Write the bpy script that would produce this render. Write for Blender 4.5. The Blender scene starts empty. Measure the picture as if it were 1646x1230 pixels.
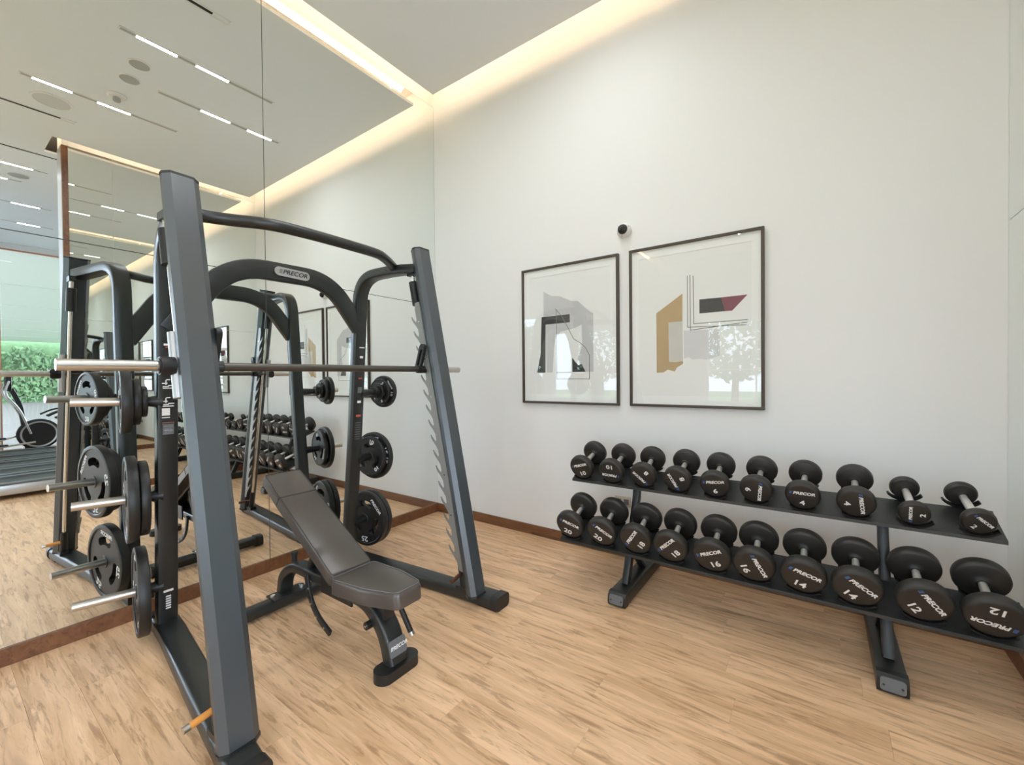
import bpy, bmesh, math, random
from mathutils import Vector, Matrix, Euler
R_ = math.radians
random.seed(7)
scene = bpy.context.scene
COL = scene.collection

# ------------------------------------------------------------------ camera, world, exposure
H = 4.817          # ceiling height
W = 4.6            # distance between the two mirrored walls
def cam_axes(yaw, p, r):
    f = Vector((-math.sin(yaw)*math.cos(p), math.cos(yaw)*math.cos(p), math.sin(p)))
    rt = f.cross(Vector((0, 0, 1))).normalized(); up = rt.cross(f)
    return rt*math.cos(r)+up*math.sin(r), up*math.cos(r)-rt*math.sin(r), f
rt, up, fw = cam_axes(.6227, -.0116, -.0096)
cd = bpy.data.cameras.new('camera'); cam = bpy.data.objects.new('camera', cd); COL.objects.link(cam)
cd.sensor_width = 36; cd.lens = 687.03/1646*36; cd.clip_start = .02; cd.clip_end = 300
M = Matrix((rt, up, -fw)).transposed().to_4x4(); M.translation = Vector((3.7232, -3.6329, 1.5948))
cam.matrix_world = M
scene.camera = cam
scene.view_settings.view_transform = 'Standard'
scene.view_settings.look = 'None'
scene.view_settings.gamma = 1
scene.view_settings.use_curve_mapping = False
scene.view_settings.exposure = 0.36
wd = bpy.data.worlds.new('sky'); scene.world = wd; wd.use_nodes = True
bg = wd.node_tree.nodes['Background']; bg.inputs[0].default_value = (.69, .81, 1.0, 1); bg.inputs[1].default_value = 7.7
scene.cycles.max_bounces = 14; scene.cycles.diffuse_bounces = 7; scene.cycles.glossy_bounces = 9
scene.cycles.transmission_bounces = 8; scene.cycles.transparent_max_bounces = 12
scene.cycles.caustics_reflective = True; scene.cycles.sample_clamp_indirect = 6
scene.cycles.use_denoising = True

def area_light(name, loc, direction, sx, sy, power, color, portal=False, spread=180):
    d = bpy.data.lights.new(name, 'AREA'); d.shape = 'RECTANGLE'; d.size = sx; d.size_y = sy
    d.energy = power; d.color = color
    try: d.cycles.is_portal = portal
    except Exception: pass
    d.spread = R_(spread)
    o = bpy.data.objects.new(name, d); COL.objects.link(o); o.location = loc
    z = -Vector(direction).normalized()
    x = Vector((0, 0, 1)).cross(z)
    if x.length < .01: x = Vector((1, 0, 0))
    x.normalize(); y = z.cross(x)
    m = Matrix((x, y, z)).transposed().to_4x4(); m.translation = Vector(loc); o.matrix_world = m
    return o
# portals in the window openings: they only guide the sky's light
area_light('sky_portal', (3.85, -9.02, 2.3), (0, 1, 0), 5.3, 2.9, 1, (1, 1, 1), True)
area_light('sky_portal', (7.12, -6.0, 2.3), (-1, 0, 0), 5.1, 4.4, 1, (1, 1, 1), True)
area_light('sky_portal', (11.52, -1.4, 2.4), (-1, 0, 0), 2.3, 4.6, 1, (1, 1, 1), True)
# warm LED lines hidden in the ceiling cove
WARM = (1.0, .70, .46)
CP = 2.3
area_light('cove_light', (.31, -4.6, 5.04), (-.6, 0, -.8), 8.8, .07, CP*8.8, WARM)
area_light('cove_light', (2.3, -.31, 5.04), (0, .55, -.83), 4.1, .07, CP*4.1, WARM)
area_light('cove_light', (W-.31, -1.3, 5.04), (.55, 0, -.83), 2.2, .07, CP*2.2, WARM)
area_light('cove_light', (W+.15, -2.62, 5.04), (0, .55, -.83), .5, .07, CP*.5, WARM)

# ------------------------------------------------------------------ materials
def mat(name, col, rough=.5, metal=0., spec=.5, coat=0., emit=None, es=1., bump=None, noise=None):
    m = bpy.data.materials.new(name); m.use_nodes = True
    nt = m.node_tree; b = nt.nodes['Principled BSDF']
    b.inputs['Base Color'].default_value = (*col, 1); b.inputs['Roughness'].default_value = rough
    b.inputs['Metallic'].default_value = metal; b.inputs['Specular IOR Level'].default_value = spec
    b.inputs['Coat Weight'].default_value = coat
    if emit:
        b.inputs['Emission Color'].default_value = (*emit, 1); b.inputs['Emission Strength'].default_value = es
    tc = nt.nodes.new('ShaderNodeTexCoord')
    if noise:   # (scale, amount) colour mottling
        n = nt.nodes.new('ShaderNodeTexNoise'); n.inputs['Scale'].default_value = noise[0]; n.inputs['Detail'].default_value = 4
        nt.links.new(tc.outputs['Object'], n.inputs['Vector'])
        mp = nt.nodes.new('ShaderNodeMapRange'); mp.inputs[3].default_value = 1-noise[1]; mp.inputs[4].default_value = 1+noise[1]
        nt.links.new(n.outputs['Fac'], mp.inputs[0])
        h = nt.nodes.new('ShaderNodeHueSaturation'); h.inputs['Color'].default_value = (*col, 1)
        nt.links.new(mp.outputs[0], h.inputs['Value']); nt.links.new(h.outputs[0], b.inputs['Base Color'])
    if bump:    # (scale, strength)
        n = nt.nodes.new('ShaderNodeTexNoise'); n.inputs['Scale'].default_value = bump[0]; n.inputs['Detail'].default_value = 3
        nt.links.new(tc.outputs['Object'], n.inputs['Vector'])
        bp = nt.nodes.new('ShaderNodeBump'); bp.inputs['Strength'].default_value = bump[1]; bp.inputs['Distance'].default_value = .002
        nt.links.new(n.outputs['Fac'], bp.inputs['Height']); nt.links.new(bp.outputs[0], b.inputs['Normal'])
    return m
def wood(name, c1, c2, dark, rough=.42, plank=False, axis=0, scale=1.0):
    m = bpy.data.materials.new(name); m.use_nodes = True; nt = m.node_tree; N = nt.nodes; L = nt.links
    b = N['Principled BSDF']; b.inputs['Roughness'].default_value = rough
    tc = N.new('ShaderNodeTexCoord'); vec = tc.outputs['Object']
    at = N.new('ShaderNodeAttribute'); at.attribute_name = 'tone'
    off = N.new('ShaderNodeVectorMath'); off.operation = 'MULTIPLY_ADD'
    cmb = N.new('ShaderNodeCombineXYZ')
    for i in range(3): L.new(at.outputs['Fac'], cmb.inputs[i])
    L.new(cmb.outputs[0], off.inputs[0]); off.inputs[1].default_value = (37, 61, 13); L.new(vec, off.inputs[2])
    mp = N.new('ShaderNodeMapping'); s = [13*scale]*3; s[axis] = 1.25*scale; mp.inputs['Scale'].default_value = s
    L.new(off.outputs[0], mp.inputs[0])
    n0 = N.new('ShaderNodeTexNoise'); n0.inputs['Scale'].default_value = .9; n0.inputs['Detail'].default_value = 3
    L.new(mp.outputs[0], n0.inputs['Vector'])
    dist = N.new('ShaderNodeVectorMath'); dist.operation = 'MULTIPLY_ADD'
    L.new(n0.outputs['Color'], dist.inputs[0]); dist.inputs[1].default_value = (1.7, 1.7, 1.7); L.new(mp.outputs[0], dist.inputs[2])
    n1 = N.new('ShaderNodeTexNoise'); n1.inputs['Scale'].default_value = 1.1; n1.inputs['Detail'].default_value = 6; n1.inputs['Roughness'].default_value = .62
    L.new(dist.outputs[0], n1.inputs['Vector'])
    n2 = N.new('ShaderNodeTexNoise'); n2.inputs['Scale'].default_value = 2.6; n2.inputs['Detail'].default_value = 8; n2.inputs['Roughness'].default_value = .68
    L.new(dist.outputs[0], n2.inputs['Vector'])
    cr = N.new('ShaderNodeValToRGB'); e = cr.color_ramp.elements
    e[0].position = .33; e[0].color = (*c2, 1); e[1].position = .62; e[1].color = (*c1, 1)
    L.new(n1.outputs['Fac'], cr.inputs[0])
    st = N.new('ShaderNodeValToRGB'); e = st.color_ramp.elements      # thin dark grain streaks
    e[0].position = .37; e[0].color = (1, 1, 1, 1); e[1].position = .49; e[1].color = (0, 0, 0, 1)
    L.new(n2.outputs['Fac'], st.inputs[0])
    kn = N.new('ShaderNodeTexNoise'); kn.inputs['Scale'].default_value = .55; kn.inputs['Detail'].default_value = 4   # knots
    L.new(dist.outputs[0], kn.inputs['Vector'])
    kr = N.new('ShaderNodeValToRGB'); e = kr.color_ramp.elements
    e[0].position = .63; e[0].color = (0, 0, 0, 1); e[1].position = .70; e[1].color = (1, 1, 1, 1)
    L.new(kn.outputs['Fac'], kr.inputs[0])
    mul = N.new('ShaderNodeMath'); mul.operation = 'MULTIPLY'; mul.inputs[1].default_value = .52; L.new(st.outputs[0], mul.inputs[0])
    mx = N.new('ShaderNodeMath'); mx.operation = 'MULTIPLY_ADD'; mx.inputs[1].default_value = .45
    L.new(kr.outputs[0], mx.inputs[0]); L.new(mul.outputs[0], mx.inputs[2]); mx.use_clamp = True
    mix = N.new('ShaderNodeMix'); mix.data_type = 'RGBA'
    L.new(mx.outputs[0], mix.inputs[0]); L.new(cr.outputs[0], mix.inputs[6]); mix.inputs[7].default_value = (*dark, 1)
    tone = N.new('ShaderNodeMapRange'); tone.inputs[3].default_value = .965 if plank else 1; tone.inputs[4].default_value = 1.035 if plank else 1
    L.new(at.outputs['Fac'], tone.inputs[0])
    h = N.new('ShaderNodeHueSaturation'); L.new(mix.outputs[2], h.inputs['Color']); L.new(tone.outputs[0], h.inputs['Value'])
    L.new(h.outputs[0], b.inputs['Base Color'])
    bp = N.new('ShaderNodeBump'); bp.inputs['Strength'].default_value = .12; bp.inputs['Distance'].default_value = .001
    L.new(n2.outputs['Fac'], bp.inputs['Height']); L.new(bp.outputs[0], b.inputs['Normal'])
    return m
M_wall = mat('wall_paint', (.80, .805, .80), .6, spec=.3, bump=(60, .05))
M_ceil = mat('ceiling_paint', (.79, .83, .86), .8, spec=.2)
M_white = mat('white_plastic', (.80, .80, .78), .4)
M_mirror = mat('mirror_glass', (.885, .915, .90), .0, 1.0)
M_joint = mat('joint_dark', (.10, .11, .10), .6)
M_floor = wood('oak_floor', (.83, .55, .335), (.60, .365, .195), (.20, .085, .032), .40, True)
M_under = mat('floor_underlay', (.22, .13, .07), .8)
M_base = wood('walnut_trim', (.22, .095, .042), (.16, .062, .026), (.07, .03, .012), .4)
M_char = mat('charcoal_powder_coat', (.017, .019, .0185), .34, spec=.6, bump=(900, .03))
M_col_lit = mat('satin_coat_daylit', (.042, .052, .060), .32, spec=.9, bump=(900, .03))  # charcoal coat lightened and blued to carry the daylight on the columns
M_char2 = mat('black_powder_coat', (.014, .0145, .015), .38)
M_steel = mat('brushed_steel', (.62, .60, .57), .30, 1.0)
M_chrome = mat('chrome', (.75, .74, .72), .16, 1.0)
M_rubber = mat('black_rubber', (.013, .0128, .0125), .42, bump=(400, .04))
M_ureth = mat('urethane_head', (.024, .0212, .0192), .46, bump=(500, .03))
M_plastic = mat('black_plastic', (.011, .011, .012), .45)
M_barblk = mat('dark_steel_bar', (.12, .11, .10), .38, .8)
M_tooth = mat('grey_steel_plate', (.27, .27, .26), .42, .35)
M_pad = mat('bench_vinyl', (.078, .065, .056), .30, spec=.7, bump=(260, .10))
M_pipe = mat('pad_piping', (.20, .195, .20), .5)
M_pipe2 = mat('pad_seam', (.035, .03, .028), .5)
M_silver = mat('silver_badge', (.50, .50, .50), .35, .6)
M_letter = mat('white_lettering', (.85, .85, .85), .5)
M_blue = mat('blue_lettering', (.06, .16, .50), .5)
M_orange = mat('orange_grip', (.80, .33, .07), .45)
M_grip_shade = mat('shaded_grip', (.09, .035, .02), .5)  # the orange grip again, with the shade on it put into the colour
M_yellow = mat('yellow_pin', (.90, .55, .05), .45)
M_frame = mat('bronze_frame', (.075, .058, .045), .45, .3)
M_paper = mat('art_paper', (.84, .84, .83), .8)
M_matb = mat('mat_board', (.88, .88, .87), .8)
M_red = mat('red_sticker', (.55, .10, .07), .5)
M_copper = mat('copper_trim', (.62, .30, .20), .35, .7)
M_grille = mat('speaker_grille', (.42, .43, .42), .7)
M_disc = mat('pale_grey_disc', (.62, .64, .65), .7)
M_slot = mat('slot_black', (.012, .012, .012), .7)
M_led = mat('led_strip', (.9, .9, .9), .5, emit=(1, .99, .96), es=4)
M_grey = mat('grey_cap', (.14, .15, .16), .5)
M_green = mat('foliage', (.20, .33, .15), .6, noise=(3, .4))
M_bark = mat('bark', (.12, .08, .05), .8)
M_grass = mat('lawn', (.12, .22, .07), .9)
M_pave = mat('terrace_paving', (.20, .18, .155), .8)
M_socket = mat('socket_plate', (.58, .50, .42), .45)
M_side = mat('aluminium_edge', (.55, .55, .56), .35, .6)
M_cove = mat('cove_plaster', (.80, .76, .70), .8)
def glass_mat():
    m = bpy.data.materials.new('clear_glass'); m.use_nodes = True; nt = m.node_tree
    nt.nodes.remove(nt.nodes['Principled BSDF']); out = nt.nodes['Material Output']
    t = nt.nodes.new('ShaderNodeBsdfTransparent'); t.inputs[0].default_value = (.995, 1, .998, 1)
    g = nt.nodes.new('ShaderNodeBsdfGlossy'); g.inputs['Roughness'].default_value = .0
    f = nt.nodes.new('ShaderNodeFresnel'); f.inputs[0].default_value = 1.75
    x = nt.nodes.new('ShaderNodeMixShader')
    ge = nt.nodes.new('ShaderNodeNewGeometry'); iv = nt.nodes.new('ShaderNodeMath'); iv.operation = 'SUBTRACT'; iv.inputs[0].default_value = 1
    ml = nt.nodes.new('ShaderNodeMath'); ml.operation = 'MULTIPLY'     # the pane reflects once, at its outer face
    nt.links.new(ge.outputs['Backfacing'], iv.inputs[1]); nt.links.new(f.outputs[0], ml.inputs[0]); nt.links.new(iv.outputs[0], ml.inputs[1])
    nt.links.new(ml.outputs[0], x.inputs[0]); nt.links.new(t.outputs[0], x.inputs[1]); nt.links.new(g.outputs[0], x.inputs[2])
    nt.links.new(x.outputs[0], out.inputs[0]); return m
M_glass = glass_mat()

# ------------------------------------------------------------------ mesh helpers
def V(*a): return Vector(a)
def tr(x=0, y=0, z=0): return Matrix.Translation((x, y, z))
def box(bm, x0, x1, y0, y1, z0, z1, m=None, bev=0):
    r = bmesh.ops.create_cube(bm, size=1)['verts']
    mm = tr((x0+x1)/2, (y0+y1)/2, (z0+z1)/2) @ Matrix.Diagonal((abs(x1-x0), abs(y1-y0), abs(z1-z0), 1))
    bmesh.ops.transform(bm, matrix=mm, verts=r)
    if bev > 0:
        es = list({e for v in r for e in v.link_edges})
        rr = bmesh.ops.bevel(bm, geom=es, offset=bev, segments=2, affect='EDGES', profile=.6, clamp_overlap=True)
        r = [v for v in rr['verts']] if rr['verts'] else r
        r = list({v for f in rr['faces'] for v in f.verts} | set(v for v in r if v.is_valid))
    if m is not None: bmesh.ops.transform(bm, matrix=m, verts=r)
def prism(bm, pts, h0, h1, m=None, plane='xy'):
    """extrude a 2D outline between h0 and h1; plane says which axes the outline lies in"""
    def P(a, b, h):
        v = {'xy': (a, b, h), 'xz': (a, h, b), 'yz': (h, a, b)}[plane]
        v = Vector(v); return m @ v if m is not None else v
    A = [bm.verts.new(P(a, b, h0)) for a, b in pts]; B = [bm.verts.new(P(a, b, h1)) for a, b in pts]
    n = len(pts)
    bm.faces.new(A); bm.faces.new(B[::-1])
    for i in range(n): bm.faces.new((A[i], A[(i+1) % n], B[(i+1) % n], B[i]))
def sweep(bm, path, sec, ref, cap=True):
    """sweep section (list of (n,b)) along path; ref is the binormal direction"""
    path = [Vector(p) for p in path]; ref = Vector(ref); rings = []
    for i, p in enumerate(path):
        if i == 0: t = path[1]-p; k = 1; bis = t.normalized()
        elif i == len(path)-1: t = p-path[i-1]; bis = t.normalized(); k = 1
        else:
            a = (p-path[i-1]).normalized(); b = (path[i+1]-p).normalized(); bis = (a+b).normalized(); k = 1/max(.3, bis.dot(a))
        B = (ref-bis*ref.dot(bis)).normalized(); N = B.cross(bis).normalized()
        rings.append([bm.verts.new(p+N*s[0]*k+B*s[1]) for s in sec])
    n = len(sec)
    for a, b in zip(rings, rings[1:]):
        for i in range(n): bm.faces.new((a[i], a[(i+1) % n], b[(i+1) % n], b[i]))
    if cap: bm.faces.new(rings[0][::-1]); bm.faces.new(rings[-1])
def circ(r, n=16): return [(r*math.cos(2*math.pi*i/n), r*math.sin(2*math.pi*i/n)) for i in range(n)]
def rrect(w, h, r, k=3):
    o = []
    for cx, cy, a0 in ((w-r, h-r, 0), (-w+r, h-r, 90), (-w+r, -h+r, 180), (w-r, -h+r, 270)):
        for i in range(k+1):
            a = R_(a0+90*i/k); o.append((cx+r*math.cos(a), cy+r*math.sin(a)))
    return o
def tube(bm, p, q, r, n=16, r2=None):
    p, q = Vector(p), Vector(q); d = (q-p).normalized(); ref = Vector((0, 0, 1)) if abs(d.z) < .9 else Vector((0, 1, 0))
    B = (ref-d*ref.dot(d)).normalized(); N = B.cross(d); r2 = r if r2 is None else r2
    A = [bm.verts.new(p+N*r*math.cos(2*math.pi*i/n)+B*r*math.sin(2*math.pi*i/n)) for i in range(n)]
    C = [bm.verts.new(q+N*r2*math.cos(2*math.pi*i/n)+B*r2*math.sin(2*math.pi*i/n)) for i in range(n)]
    for i in range(n): bm.faces.new((A[i], A[(i+1) % n], C[(i+1) % n], C[i]))
    bm.faces.new(A[::-1]); bm.faces.new(C)
def lathe(bm, prof, axis='y', n=40, m=None):
    """prof = [(radius, height)]; closed at ends when radius is 0"""
    rings = []
    for r, h in prof:
        if r < 1e-6:
            v = {'y': (0, h, 0), 'z': (0, 0, h), 'x': (h, 0, 0)}[axis]; rings.append([bm.verts.new(v)])
        else:
            ring = []
            for i in range(n):
                a = 2*math.pi*i/n; c, s = r*math.cos(a), r*math.sin(a)
                ring.append(bm.verts.new({'y': (c, h, s), 'z': (c, s, h), 'x': (h, c, s)}[axis]))
            rings.append(ring)
    for a, b in zip(rings, rings[1:]):
        for i in range(n):
            if len(a) == 1 and len(b) == 1: continue
            if len(a) == 1: bm.faces.new((a[0], b[i], b[(i+1) % n]))
            elif len(b) == 1: bm.faces.new((a[i], a[(i+1) % n], b[0]))
            else: bm.faces.new((a[i], a[(i+1) % n], b[(i+1) % n], b[i]))
    if m is not None: bmesh.ops.transform(bm, matrix=m, verts=[v for r in rings for v in r])
def fillet(pts, rad, n=7):
    pts = [Vector(p) for p in pts]; out = [pts[0]]
    for i in range(1, len(pts)-1):
        a, b, c = pts[i-1], pts[i], pts[i+1]
        r = rad[i-1] if isinstance(rad, (list, tuple)) else rad
        u, v = (a-b), (c-b); d = min(r, u.length*.49, v.length*.49); p, q = b+u.normalized()*d, b+v.normalized()*d
        for k in range(n+1):
            t = k/n; out.append(p*(1-t)**2+b*2*t*(1-t)+q*t*t)
    out.append(pts[-1]); return out
def mesh_from(bm, name, m, smooth=35):
    bmesh.ops.recalc_face_normals(bm, faces=bm.faces[:])
    me = bpy.data.meshes.new(name); bm.to_mesh(me); bm.free()
    for x in (m if isinstance(m, (list, tuple)) else [m]): me.materials.append(x)
    if smooth:
        me.polygons.foreach_set('use_smooth', [True]*len(me.polygons))
        try: me.set_sharp_from_angle(angle=R_(smooth))
        except Exception: pass
    return me
def link(name, me, parent=None, loc=None, m=None):
    o = bpy.data.objects.new(name, me); COL.objects.link(o)
    if parent is not None: o.parent = parent
    if loc is not None: o.location = loc
    if m is not None: o.matrix_basis = m
    return o
def obj(name, bm, m, parent=None, smooth=35, loc=None):
    return link(name, mesh_from(bm, name, m, smooth), parent, loc)
def tag(o, label=None, cat=None, group=None, kind=None):
    if label: o['label'] = label
    if cat: o['category'] = cat
    if group: o['group'] = group
    if kind: o['kind'] = kind
    return o
def thing(name, loc, label, cat, group=None, rot=None):
    o = bpy.data.objects.new(name, None); COL.objects.link(o); o.location = loc; o.empty_display_size = .1
    if rot: o.rotation_euler = rot
    return tag(o, label, cat, group)
def copy_tree(o, parent=None):
    c = o.copy(); COL.objects.link(c); c.parent = parent
    for ch in list(o.children): copy_tree(ch, c)
    return c
NB = bmesh.new
_txt = {}
def text_mesh(body, m, size=1., bold=.02, shear=0., wide=1., depth=.0004):
    key = (body, m.name, size, bold, shear, wide)
    if key in _txt: return _txt[key]
    cu = bpy.data.curves.new('lettering', 'FONT'); cu.body = body; cu.size = size; cu.align_x = 'CENTER'; cu.align_y = 'CENTER'
    cu.offset = bold*size; cu.shear = shear; cu.extrude = depth; cu.resolution_u = 3
    o = bpy.data.objects.new('lettering', cu); COL.objects.link(o)
    dg = bpy.context.evaluated_depsgraph_get(); me = bpy.data.meshes.new_from_object(o.evaluated_get(dg))
    bpy.data.objects.remove(o); me.materials.clear(); me.materials.append(m)
    if wide != 1: me.transform(Matrix.Diagonal((wide, 1, 1, 1)))
    me.name = 'lettering'; _txt[key] = me; return me
_mark = {}
def mark_mesh(size, m):
    """three slanted blue bars in front of the word"""
    key = (size, m.name)
    if key in _mark: return _mark[key]
    bm = NB(); s = size
    for k in range(3):
        z = (.36-.3*k)*s; sh = .12*s
        prism(bm, [(-.30*s+z*.2, z-.09*s), (.30*s+z*.2, z-.09*s), (.30*s+z*.2+.03*s, z+.09*s), (-.30*s+z*.2+.03*s, z+.09*s)], -.0004, .0004)
    _mark[key] = mesh_from(bm, 'logo_mark', m, 0); return _mark[key]
def word_logo(parent, mtx, height, m_word=None, m_mark=None, wide=1.12):
    """the maker's word with its mark, in the XY plane of mtx, centred"""
    w = text_mesh('PRECOR', m_word or M_letter, height*1.25, .04, .22, wide*1.02)
    l = link('lettering', w, parent, m=mtx @ tr(height*.42, 0, 0))
    k = link('logo_mark', mark_mesh(height*.95, m_mark or M_blue), parent, m=mtx @ tr(-height*2.55*wide, 0, 0))
    return l, k
def struct(name, bm, m, parent=None, smooth=0):
    o = obj(name, bm, m, parent, smooth); tag(o, kind='structure'); return o

# ------------------------------------------------------------------ the room
XF = 11.5; YR = -9.0
bm = NB(); box(bm, -.2, XF+.2, YR-.2, .2, -.2, -.012)
floor = struct('floor', bm, M_under)
PL, PW, GAP = 1.25, .186, .0006
def plank_geo(bm, x0, x1, y0, y1, tone, lay):
    g, c = GAP/2, .0006
    v = [bm.verts.new(p) for p in ((x0+g, y0+g, -.012), (x1-g, y0+g, -.012), (x1-g, y1-g, -.012), (x0+g, y1-g, -.012),
                                   (x0+g, y0+g, -c), (x1-g, y0+g, -c), (x1-g, y1-g, -c), (x0+g, y1-g, -c),
                                   (x0+g+c, y0+g+c, 0), (x1-g-c, y0+g+c, 0), (x1-g-c, y1-g-c, 0), (x0+g+c, y1-g-c, 0))]
    fs = [bm.faces.new((v[8], v[9], v[10], v[11]))]
    for a, b in ((0, 1), (1, 2), (2, 3), (3, 0)):
        fs.append(bm.faces.new((v[a], v[b], v[b+4], v[a+4]))); fs.append(bm.faces.new((v[a+4], v[b+4], v[b+8], v[a+8])))
    for vv in v: vv[lay] = tone
far = NB(); flay = far.verts.layers.float.new('tone')
rows = int(-YR/PW)+1
for r in range(rows):
    y1 = -r*PW; y0 = max(YR, y1-PW)
    x = -((r*.47) % 1)*PL
    while x < XF:
        x0, x1 = max(0, x), min(XF, x+PL); x += PL
        if x1-x0 < .02: continue
        tone = random.random()
        if y1 > -4.55 and x0 < 4.55:
            x1b = min(x1, 4.6) if y0 > -2.4 else x1
            b = NB(); lay = b.verts.layers.float.new('tone'); plank_geo(b, x0, x1b, y0, y1, tone, lay)
            obj('plank', b, M_floor, floor, 0)
            if x1b < x1-.05: plank_geo(far, 4.9, x1, y0, y1, tone, flay) if x1 > 4.95 else None
        else: plank_geo(far, x0, x1, y0, y1, tone, flay)
fo = obj('planks', far, M_floor, floor, 0); tag(fo, kind='stuff')

# ceiling: a slab whose edge stops short of the walls, leaving the lit cove
G = .164
bm = NB(); t0, t1 = H, H+.03
box(bm, G, W-G, -2.55, -G, t0, t1); box(bm, W-G, W+.32, -2.55-.0, -2.55, t0, t1)
box(bm, G, XF, YR, -2.55, t0, t1); box(bm, 4.9+G, XF, -2.55, -G, t0, t1)
ceiling = struct('ceiling', bm, M_ceil)
bm = NB(); box(bm, -.1, XF+.2, YR-.2, .15, 5.12, 5.2)
obj('cove_top', bm, M_cove, ceiling, 0)

bm = NB(); box(bm, 0, 11.7, 0, .15, -.012, 5.12)
struct('wall_back', bm, M_wall)
bm = NB(); box(bm, -.15, -.008, YR-.15, .15, -.012, 5.12)
wl = struct('wall_left', bm, M_joint)
bm = NB(); box(bm, -.008, 0, YR, 0, 4.816, 5.12); struct('trim_1', bm, M_wall)
ZS, ZB, YS = 2.459, .0996, -1.9336
g = .0028
for k in range(5):
    y1 = YS*k-(.0015 if k == 0 else g); y0 = max(YR, YS*(k+1))+g
    if y1-y0 < .1: continue
    for z0, z1 in ((ZB-.02, ZS-g), (ZS+g, 4.812)):
        bm = NB(); box(bm, -.008, 0, y0, y1, z0, z1)
        p = obj('mirror_panel', bm, M_mirror, wl, 0)
# opposite mirrored wall (a free-standing stub) with wooden end post
bm = NB(); box(bm, W+.008, W+.30, -2.44, 0, -.012, 5.12)
wr = struct('wall_right', bm, M_wall)
bm = NB(); box(bm, W, W+.008, -2.385, 0, 4.816, 5.12); struct('trim_2', bm, M_wall)
for y0, y1 in ((-1.9336+g, -.0015), (-2.385+.002, -1.9336-g)):
    for z0, z1 in ((ZB-.02, ZS-g), (ZS+g, 4.812)):
        bm = NB(); box(bm, W, W+.0075, y0, y1, z0, z1); obj('mirror_panel', bm, M_mirror, wr, 0)
bm = NB(); box(bm, W-.004, W+.05, -2.446, -2.385, 0, 4.812, bev=.002); struct('trim_3', bm, M_base)
bm = NB(); box(bm, W+.05, W+.302, -2.446, -2.44, 0, 4.812); struct('trim_4', bm, M_side)
# baseboards
def baseboard(name, x0, x1, y0, y1):
    bm = NB(); box(bm, x0, x1, y0, y1, 0, ZB, bev=.0015); struct(name, bm, M_base)
baseboard('baseboard_back', .0, W, -.014, 0)
baseboard('baseboard_left', .0, .014, YR, -.0145)
baseboard('baseboard_right', W-.014, W, -2.385, -.0145)
# rear wall with windows
def wall_with_holes(name, axis, pos, th, a0, a1, z0, z1, holes, m):
    """holes: (a_lo, a_hi, z_lo, z_hi), not overlapping in a"""
    bm = NB()
    def bx(p, q, r, s):
        if q-p < 1e-4 or s-r < 1e-4: return
        if axis == 'y': box(bm, p, q, pos, pos+th, r, s)
        else: box(bm, pos, pos+th, p, q, r, s)
    cur = a0
    for h in sorted(holes):
        bx(cur, h[0], z0, z1); bx(h[0], h[1], z0, h[2]); bx(h[0], h[1], h[3], z1); cur = h[1]
    bx(cur, a1, z0, z1); return struct(name, bm, m)
RW = [(1.22, 3.6, .85, 3.1), (4.0, 6.4, 1.0, 3.7)]
wall_with_holes('wall_rear', 'y', YR-.2, .2, -.15, XF+.2, -.012, 5.12, RW, M_wall)
def window(n, axis, pos, a0, a1, z0, z1, nmull, m_fr, rail=None):
    bm = NB(); f = .05 if axis == 'y' else .03
    def bx(b, p, q, r, s, d0=-.03, d1=.03):
        if axis == 'y': box(b, p, q, pos+d0, pos+d1, r, s)
        else: box(b, pos+d0, pos+d1, p, q, r, s)
    bx(bm, a0, a1, z0, z0+f); bx(bm, a0, a1, z1-f, z1); bx(bm, a0, a0+f, z0+f, z1-f); bx(bm, a1-f, a1, z0+f, z1-f)
    w = struct('window_%d' % n, bm, m_fr)
    xs = [a0+f+(a1-a0-2*f)*i/(nmull+1) for i in range(nmull+2)]
    zs = [z0+f]+([rail] if rail else [])+[z1-f]
    for i in range(1, nmull+1):
        b = NB(); bx(b, xs[i]-.02, xs[i]+.02, z0+f, z1-f, -.025, .025); obj('mullion', b, m_fr, w, 0)
    if rail:
        b = NB(); bx(b, a0+f, a1-f, rail-.02, rail+.02, -.0245, .0245); obj('transom', b, m_fr, w, 0)
    for i in range(nmull+1):
        for k in range(len(zs)-1):
            b = NB(); bx(b, xs[i]+.018, xs[i+1]-.018, zs[k]+(.018 if k else 0), zs[k+1]-(.018 if k < len(zs)-2 else 0), -.002, .002)
            obj('pane', b, M_glass, w, 0)
for i, hh in enumerate(RW): window(i+1, 'y', YR-.1, *hh, 1, M_white, 1.75)
wall_with_holes('wall_far', 'x', XF, .2, -3.5, .2, -.012, 5.12, [(-2.52, -.3, .0, 4.7)], M_wall)
window(3, 'x', XF+.1, -2.52, -.3, 0, 4.7, 0, M_copper)
wall_with_holes('wall_side', 'x', 7.0, .2, YR-.2, -3.3, -.012, 5.12, [(-8.6, -3.45, .05, 4.5)], M_wall)
window(4, 'x', 7.1, -8.6, -3.45, .05, 4.5, 3, M_white)
bm = NB(); box(bm, 7.2, XF+.2, -3.5, -3.3, -.012, 5.12); struct('wall_partition', bm, M_wall)
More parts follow.
